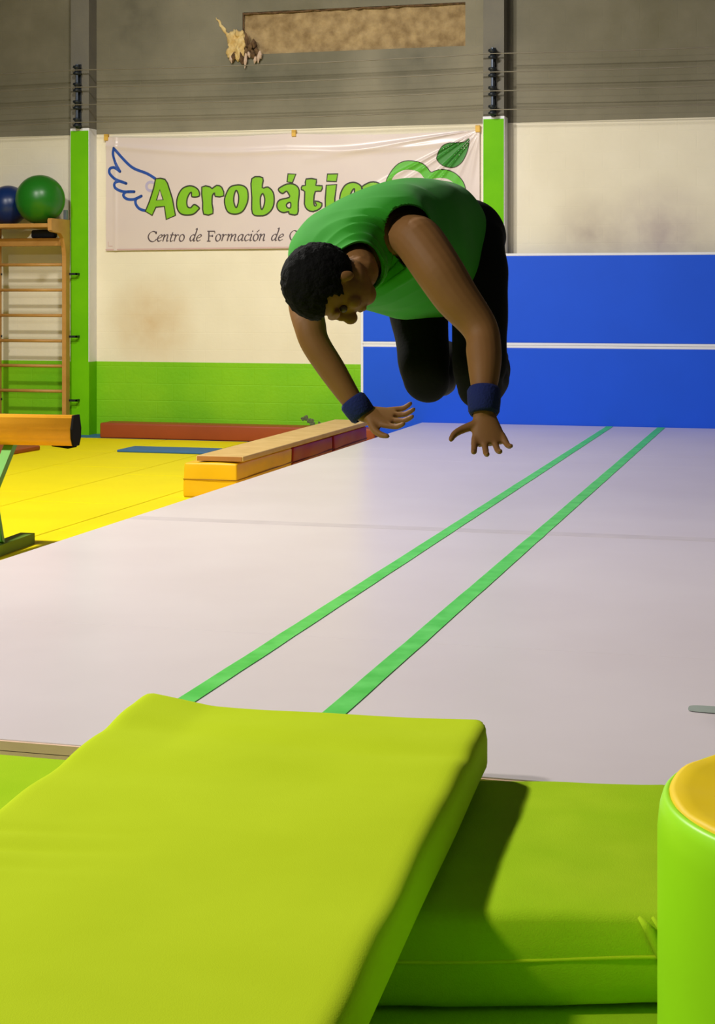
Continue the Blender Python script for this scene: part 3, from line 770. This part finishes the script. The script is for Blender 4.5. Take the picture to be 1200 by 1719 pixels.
# heart and leaf
h_out = [(475, 410), (440, 365), (390, 335), (300, 322), (225, 345), (165, 410), (130, 490), (135, 580), (200, 690), (310, 790), (430, 870), (560, 790), (680, 690), (745, 590), (735, 505), (690, 440), (630, 402), (560, 390), (510, 400)]
h_in = [(430, 460), (390, 415), (340, 395), (280, 393), (215, 420), (170, 480), (185, 570), (240, 650), (330, 735), (430, 800), (545, 735), (640, 650), (690, 580), (670, 520), (620, 470), (560, 455), (490, 462)]
Wo = catmull([to_wall(crop3(*p)) for p in h_out], 3, True); Wi = catmull([to_wall(crop3(*p)) for p in h_in], 3, True)
ho = fill('heart_logo', [Wo, Wi], 'b_heart', .003, step=.02)
bm = bmesh.new(); ribbon(bm, Wo, 1.3*PXM, True); settle(bm, .0045); obj('logo_outline', bm, 'b_dark', ho)
leaf = [(772, 152), (735, 178), (680, 184), (610, 187), (560, 215), (535, 262), (522, 305), (548, 345), (600, 371), (660, 372), (715, 335), (752, 268), (770, 200)]
Wl = catmull([to_wall(crop3(*p)) for p in leaf], 4, True)
lo_ = fill('leaf_logo', [Wl], 'b_leaf', .004, step=.012)
bm = bmesh.new(); ribbon(bm, Wl, 1.1*PXM, True); settle(bm, .006); obj('logo_outline', bm, 'b_dark', lo_)
# subtitle in a penned italic
ring_o = [(.3+.26*math.cos(t), .5+.5*math.sin(t)) for t in [math.radians(60+k*30) for k in range(13)]]
bowl = [(.52, .82), (.36, .97), (.12, .75), (.05, .35), (.18, .03), (.4, .25), (.5, .5)]
GL = {
 'C': (1.05, [[(.95, 1.12), (.82, 1.4), (.55, 1.47), (.22, 1.2), (.06, .7), (.22, .18), (.55, -.02), (.85, .12), (1.0, .38)], [(.97, 1.46), (.94, 1.1)]]),
 'e': (.62, [[(.1, .45), (.4, .58), (.54, .8), (.4, .98), (.18, .8), (.06, .4), (.22, .02), (.56, .22)]]),
 'n': (.8, [[(.0, .84), (.16, .98), (.1, .0)], [(.12, .5), (.36, .95), (.54, .9), (.52, .3), (.56, .03), (.72, .14)]]),
 't': (.48, [[(.24, 1.32), (.13, .3), (.2, .0), (.44, .14)], [(.0, .93), (.44, .97)]]),
 'r': (.6, [[(.0, .84), (.16, .98), (.1, .0)], [(.12, .5), (.3, .92), (.52, .9)]]),
 'o': (.66, [ring_o]),
 'd': (.74, [bowl, [(.5, 1.72), (.66, 1.8), (.5, .3), (.54, .03), (.7, .14)]]),
 'F': (.92, [[(.2, 0), (.2, 1.45)], [(.02, 0), (.42, 0)], [(.02, 1.45), (.84, 1.45), (.84, 1.16)], [(.2, .76), (.6, .76)], [(.6, .6), (.6, .92)]]),
 'm': (1.2, [[(.0, .84), (.16, .98), (.1, .0)], [(.12, .5), (.34, .95), (.5, .9), (.46, .0)], [(.48, .5), (.74, .95), (.92, .9), (.88, .3), (.92, .03), (1.1, .14)]]),
 'a': (.74, [bowl, [(.55, .97), (.5, .3), (.54, .03), (.7, .14)]]),
 'c': (.58, [[(.5, .78), (.34, .97), (.12, .75), (.05, .35), (.2, .02), (.54, .2)]]),
 'i': (.36, [[(.0, .84), (.15, .98), (.09, .2), (.15, .02), (.3, .14)], [(.17, 1.34), (.2, 1.5)]]),
 'ó': (.66, [ring_o, [(.3, 1.25), (.54, 1.62)]])}
for word, x0, x1 in (('Centro', 405, 693), ('de', 730, 822), ('Formación', 864, 1323), ('de', 1363, 1458), ('C', 1503, 1566)):
    tot = sum(GL[ch][0] for ch in word); sx_ = (x1-x0)/tot; xh = 53.0
    xc = x0
    for ch in word:
        bm = bmesh.new()
        slope = .22*xh if ch not in 'CF' else .05*xh
        for stroke in GL[ch][1]:
            pts = [to_wall(crop1(xc+u*sx_+slope*v*.9-slope*.3, 899-v*xh+(xc-900)*-.006)) for u, v in stroke]
            sm = catmull(pts, 4) if len(pts) > 2 and ch != 'F' else pts
            ribbon(bm, sm, 2.3*PXM, False, math.radians(28))
        settle(bm, .003); obj('small_letter', bm, 'b_text', ban)
        xc += GL[ch][0]*sx_
bm = bmesh.new()
ribbon(bm, [Vector((bl+(br-bl)*k/60, bbot(bl+(br-bl)*k/60)+.012)) for k in range(61)], .016)
ribbon(bm, [to_wall(crop1(100, 905)), to_wall(crop1(100, 938)), to_wall(crop1(132, 938))], .008)
settle(bm, .0025); obj('hem_line', bm, 'b_hem', ban)

# ================================================================== PERSON (mid-air, bent forward, knees tucked under)
def lerp_rings(rings, n):
    """rings: (centre, w axis*radius, t axis*radius); Catmull interpolation along the chain"""
    cs = catmull([r[0] for r in rings], n); ws = catmull([r[1] for r in rings], n); ts = catmull([r[2] for r in rings], n)
    return list(zip(cs, ws, ts))
def loft(bm, rings, seg=28, caps=True, power=1.0):
    R = []
    for c_, w_, t_ in rings:
        R.append([bm.verts.new(c_+w_*math.copysign(abs(math.cos(a))**power, math.cos(a))+t_*math.copysign(abs(math.sin(a))**power, math.sin(a))) for a in [2*math.pi*k/seg for k in range(seg)]])
    for q in range(len(R)-1):
        for k in range(seg): bm.faces.new((R[q][k], R[q][(k+1) % seg], R[q+1][(k+1) % seg], R[q+1][k]))
    if caps: bm.faces.new(R[0][::-1]); bm.faces.new(R[-1])
    return R
def limb(bm, pts, seg=20, n=5):
    """pts: (point, radius) -> round tapering limb"""
    P = [p for p, r in pts]; out = []
    for i, (p, r) in enumerate(pts):
        d = (P[min(i+1, len(P)-1)]-P[max(i-1, 0)]).normalized()
        a_ = d.cross(FW)
        if a_.length < .2: a_ = d.cross(UP)
        a_.normalize(); b_ = d.cross(a_)
        out.append((p, a_*r, b_*r))
    for i in range(1, len(out)):                      # keep frames from flipping
        if out[i][1].dot(out[i-1][1]) < 0: out[i] = (out[i][0], -out[i][1], -out[i][2])
    loft(bm, lerp_rings(out, n), seg)
    for i in (0, -1):
        bmesh.ops.create_icosphere(bm, subdivisions=2, radius=pts[i][1]*.98, matrix=Matrix.Translation(pts[i][0]))
def remesh(bm, voxel, name, m, parent, smooth_it=6):
    me = bpy.data.meshes.new('tmp')
    bmesh.ops.recalc_face_normals(bm, faces=bm.faces); bm.to_mesh(me); bm.free()
    o = bpy.data.objects.new('tmp', me); C.objects.link(o)
    r = o.modifiers.new('r', 'REMESH'); r.mode = 'VOXEL'; r.voxel_size = voxel
    s = o.modifiers.new('s', 'SMOOTH'); s.factor = .5; s.iterations = smooth_it
    dg = bpy.context.evaluated_depsgraph_get(); dg.update()
    me2 = bpy.data.meshes.new_from_object(o.evaluated_get(dg))
    bpy.data.objects.remove(o); bpy.data.meshes.remove(me)
    return obj(name, me2, m, parent, True)
LX = (RT*.82 + UP*.20 - FW*.55).normalized()          # toward the person's left side
per = empty('person', at_d(720, 640, 5.1), 'person in green sleeveless shirt and black trousers tucked in mid-air, navy wristbands', 'person')
spine = [((790, 405, 5.38), .10, .085), ((768, 398, 5.31), .15, .115), ((735, 394, 5.20), .145, .11), ((700, 392, 5.08), .15, .115), ((655, 397, 4.96), .165, .115), ((608, 410, 4.85), .165, .10), ((584, 424, 4.79), .12, .08), ((574, 434, 4.755), .065, .06)]
def spine_rings(sp, wf=1.0):
    P = [at_d(*s[0]) for s in sp]; out = []
    for i, (c_, w_, t_) in enumerate(sp):
        d = (P[min(i+1, len(P)-1)]-P[max(i-1, 0)]).normalized()
        wv = (LX - d*LX.dot(d)).normalized(); tv = d.cross(wv).normalized()
        if tv.z < 0: tv = -tv
        out.append((P[i], wv*w_, tv*t_))
    return out
body = bmesh.new()
loft(body, lerp_rings(spine_rings(spine), 5), 32)
# neck and head
limb(body, [(at_d(584, 428, 4.78), .062), (at_d(598, 444, 4.69), .056), (at_d(604, 458, 4.62), .054)])
ZH = (-RT*.92 - UP*.22 - FW*.30).normalized()          # crown
YH = -UP*.97 + RT*.14 - FW*.12; YH = (YH-ZH*YH.dot(ZH)).normalized()   # face
XH = YH.cross(ZH)
HC = at_d(554, 477, 4.56)
HM_ = Matrix((XH.to_4d(), YH.to_4d(), ZH.to_4d(), Vector((0, 0, 0, 1)))).transposed()
for k in range(3): HM_[k][3] = HC[k]
HM_[3][0] = HM_[3][1] = HM_[3][2] = 0; HM_[3][3] = 1
def hpart(bm, c_, r, sub=3):
    bmesh.ops.create_icosphere(bm, subdivisions=sub, radius=1, matrix=HM_ @ Matrix.Translation(c_) @ Matrix.Diagonal((*r, 1)))
hpart(body, (0, -.012, .022), (.076, .096, .094))      # cranium
hpart(body, (0, .030, -.045), (.060, .062, .070))      # face
hpart(body, (0, .048, -.092), (.036, .034, .030))      # chin
hpart(body, (0, .005, -.070), (.056, .060, .040))      # jaw
hpart(body, (0, .086, .012), (.052, .014, .014), 2)    # brow
hpart(body, (0, .104, -.032), (.014, .020, .022), 2)   # nose tip
hpart(body, (0, .094, -.014), (.010, .016, .026), 2)   # nose bridge
hpart(body, (0, .088, -.066), (.022, .010, .006), 2)   # upper lip
hpart(body, (0, .086, -.077), (.020, .010, .006), 2)   # lower lip
for s in (-1, 1):
    hpart(body, (s*.074, -.004, -.026), (.010, .016, .026), 2)      # ears
    hpart(body, (s*.042, .066, -.040), (.022, .022, .022), 2)       # cheeks
# arms
Larm = [((676, 394, 4.77), .058), ((700, 402, 4.70), .070), ((735, 452, 4.63), .069), ((768, 502, 4.60), .063), ((806, 552, 4.57), .050), ((812, 590, 4.53), .049), ((813, 625, 4.48), .043), ((812, 660, 4.44), .033), ((812, 692, 4.42), .030)]
Rarm = [((530, 446, 4.94), .052), ((518, 470, 4.93), .056), ((513, 510, 4.89), .052), ((521, 550, 4.82), .047), ((530, 578, 4.80), .043), ((558, 622, 4.78), .040), ((588, 668, 4.76), .032), ((606, 692, 4.75), .028)]
for arm in (Larm, Rarm): limb(body, [(at_d(*p), r) for p, r in arm])
def hand(bm, wrist, fwd, width, s, curl, thumb_dir, spread=.2):
    """palm, four unequal fingers with knuckle bends and a thumb leaving the side of the palm"""
    fwd = fwd.normalized(); width = (width-fwd*width.dot(fwd)).normalized(); nrm = fwd.cross(width)*s
    loft(bm, lerp_rings([(wrist-fwd*.01, width*.027, nrm*.020), (wrist+fwd*.03, width*.036, nrm*.019), (wrist+fwd*.065, width*.043, nrm*.016), (wrist+fwd*.095, width*.042, nrm*.013)], 4), 20)
    for k, ln in enumerate((.066, .078, .073, .058)):
        u = (k-1.5)*.0245
        base = wrist+fwd*(.088-abs(k-1.3)*.004)+width*u
        d = (fwd+width*(k-1.5)*spread).normalized(); p = base; pts = [(base-fwd*.012, .0095)]
        ang = 0
        for j, fr_ in enumerate((.46, .30, .24)):
            ang += curl[j]
            dd = (d*math.cos(ang)+nrm*math.sin(ang)).normalized()
            p = p+dd*ln*fr_; pts.append((p, (.0088, .0080, .0066)[j]))
        limb(bm, pts, 12, 4)
    t0 = wrist+fwd*.028-width*.030
    t1 = t0+(thumb_dir*.8+fwd*.4).normalized()*.036; t2 = t1+(thumb_dir*.75+fwd*.55+nrm*.2).normalized()*.030; t3 = t2+(thumb_dir*.5+fwd*.8+nrm*.35).normalized()*.024
    limb(bm, [(t0+width*.012, .014), (t1, .0115), (t2, .0098), (t3, .0075)], 12, 4)
hand(body, at_d(812, 694, 4.42), -UP*.80-FW*.52+RT*.12, RT, 1, (.35, .45, .3), -RT)
hand(body, at_d(608, 694, 4.75), RT*.94-UP*.14-FW*.25, UP*.5+FW*.8, 1, (.25, .3, .2), (-UP*.6-FW*.5))
bd = remesh(body, .0040, 'body', 'skin', per, 3)
for s in (-1, 1):
    bm = bmesh.new(); bmesh.ops.create_uvsphere(bm, u_segments=16, v_segments=10, radius=.011, matrix=HM_ @ Matrix.Translation((s*.031, .0775, -.010)))
    obj('eye', bm, 'eye', per, True)
# hair
bm = bmesh.new()
bmesh.ops.create_icosphere(bm, subdivisions=5, radius=1, matrix=Matrix.Translation((0, -.014, .026)) @ Matrix.Diagonal((.086, .108, .104, 1)))
def is_face(v):
    x, y, z = v
    return (y > .045 and z < .055-.25*abs(x)) or (y > .0 and z < -.012) or z < -.075
bmesh.ops.delete(bm, geom=[v for v in bm.verts if is_face(v.co)], context='VERTS')
for v in bm.verts:
    n_ = (v.co-Vector((0, -.014, .026))).normalized()
    v.co += n_*(.004*noise.noise(v.co*60)+.004*noise.noise(v.co*140)+.005*max(0, v.co.z*8))
bmesh.ops.transform(bm, matrix=HM_, verts=bm.verts)
hair = obj('hair', bm, 'hair', per, True)
sd = hair.modifiers.new('thick', 'SOLIDIFY'); sd.thickness = .010; sd.offset = -1
# shirt: loose sleeveless top hanging from the back
sh = [((742, 416, 5.25), .165, .195), ((736, 417, 5.22), .172, .206), ((715, 416, 5.15), .178, .208), ((685, 414, 5.05), .19, .20), ((650, 412, 4.95), .202, .18), ((618, 413, 4.87), .212, .155), ((594, 418, 4.815), .212, .125), ((582, 428, 4.77), .172, .105), ((586, 438, 4.735), .128, .094), ((592, 448, 4.695), .094, .084), ((597, 454, 4.665), .078, .076)]
rg = lerp_rings(spine_rings(sh), 22)
bm = bmesh.new(); SEG = 160
rows = loft(bm, rg, SEG, False, .80)
NR = len(rows)
for q, row in enumerate(rows):
    c_ = rg[q][0]; s_ = q/(NR-1)
    for k, v in enumerate(row):
        a_ = 2*math.pi*k/SEG; dr = (v.co-c_).normalized()
        env = math.sin(math.pi*min(1, max(0, s_)))**.5
        # drape folds running round the body from back to belly, finer ripples, hem flare
        up_ = max(0, s_-.35)/.65
        w_s = math.sin(s_*34+1.7*math.cos(a_)+3.6*noise.noise(v.co*4.5)); f = .024*(1-2*abs(w_s)**.8)*up_*(.15+.85*max(0, math.cos(a_+.25)))*(.6+.8*noise.noise(v.co*6+Vector((0, 5, 0))))
        f += .006*noise.noise(v.co*10)+.008*noise.noise(v.co*4.5+Vector((3, 1, 0)))
        v.co += dr*f*env
        if math.sin(a_) < -.3: v.co -= UP*.010*(1+noise.noise(v.co*8))*env
shoulders = [(at_d(698, 396, 4.70), .094), (at_d(512, 488, 4.90), .072)]
bm.faces.ensure_lookup_table()
kill = [f for f in bm.faces if any((f.calc_center_median()-p).length < r for p, r in shoulders)]
bmesh.ops.delete(bm, geom=kill, context='FACES')
bmesh.ops.delete(bm, geom=[v for v in bm.verts if not v.link_faces], context='VERTS')
for v in bm.verts:
    if v.is_boundary:
        for p, r in shoulders:
            if (v.co-p).length < r*1.25: v.co = p+(v.co-p).normalized()*r*1.03
shirt = obj('shirt', bm, 'shirt', per, True)
sd = shirt.modifiers.new('thick', 'SOLIDIFY'); sd.thickness = .005; sd.offset = 1
# trousers
bm = bmesh.new()
pv = [((806, 410, 5.41), .07, .06), ((794, 406, 5.38), .125, .10), ((770, 399, 5.31), .165, .125), ((738, 396, 5.21), .152, .115)]
loft(bm, lerp_rings(spine_rings(pv), 5), 32)
Rleg = [((728, 415, 5.30), .095), ((706, 455, 5.26), .099), ((701, 510, 5.22), .096), ((707, 570, 5.18), .086), ((714, 622, 5.15), .078), ((719, 640, 5.17), .070), ((728, 632, 5.30), .070), ((740, 612, 5.48), .062), ((748, 596, 5.60), .050)]
Lleg = [((792, 405, 5.22), .105), ((800, 460, 5.14), .098), ((805, 520, 5.08), .090), ((806, 580, 5.04), .083), ((806, 632, 5.00), .078), ((808, 650, 5.03), .070), ((816, 640, 5.18), .070), ((824, 620, 5.38), .062), ((830, 602, 5.52), .050)]
for lg in (Rleg, Lleg): limb(bm, [(at_d(*p), r) for p, r in lg], 24)
tr_o = remesh(bm, .010, 'trousers', 'trousers', per, 4)
for v in tr_o.data.vertices: v.co += Vector((noise.noise(v.co*9), noise.noise(v.co*9+Vector((4, 0, 0))), 0))*.008
# shoes, tucked behind
for (pa, pb) in (((748, 596, 5.62), (742, 652, 5.74)), ((830, 602, 5.54), (826, 655, 5.66))):
    A, B = at_d(*pa), at_d(*pb); d = (B-A).normalized()
    bm = bmesh.new()
    wv = RT; tv = d.cross(wv).normalized()
    loft(bm, lerp_rings([(A-d*.03, wv*.035, tv*.04), (A+d*.02, wv*.038, tv*.045), (A+d*.09, wv*.044, tv*.034), (A+d*.16, wv*.046, tv*.026), (A+d*.19, wv*.030, tv*.018)], 4), 20)
    obj('shoe', bm, 'shoe', per, True)
# wristbands
def band(p0, p1, r0, r1):
    bm = bmesh.new(); A, B = at_d(*p0), at_d(*p1); d = (B-A).normalized()
    a_ = d.cross(FW).normalized(); b_ = d.cross(a_)
    prof = [(0, r0-.006), (0, r0), (.12, r0+.005), (.5, (r0+r1)/2+.006), (.88, r1+.005), (1, r1), (1, r1-.006)]
    loft(bm, [(A+(B-A)*t, a_*r, b_*r) for t, r in prof], 28, False)
    o = obj('wristband', bm, 'band', per, True)
band((812.5, 652, 4.449), (812, 696, 4.418), .041, .037)
band((590, 671, 4.759), (611, 699, 4.747), .036, .034)
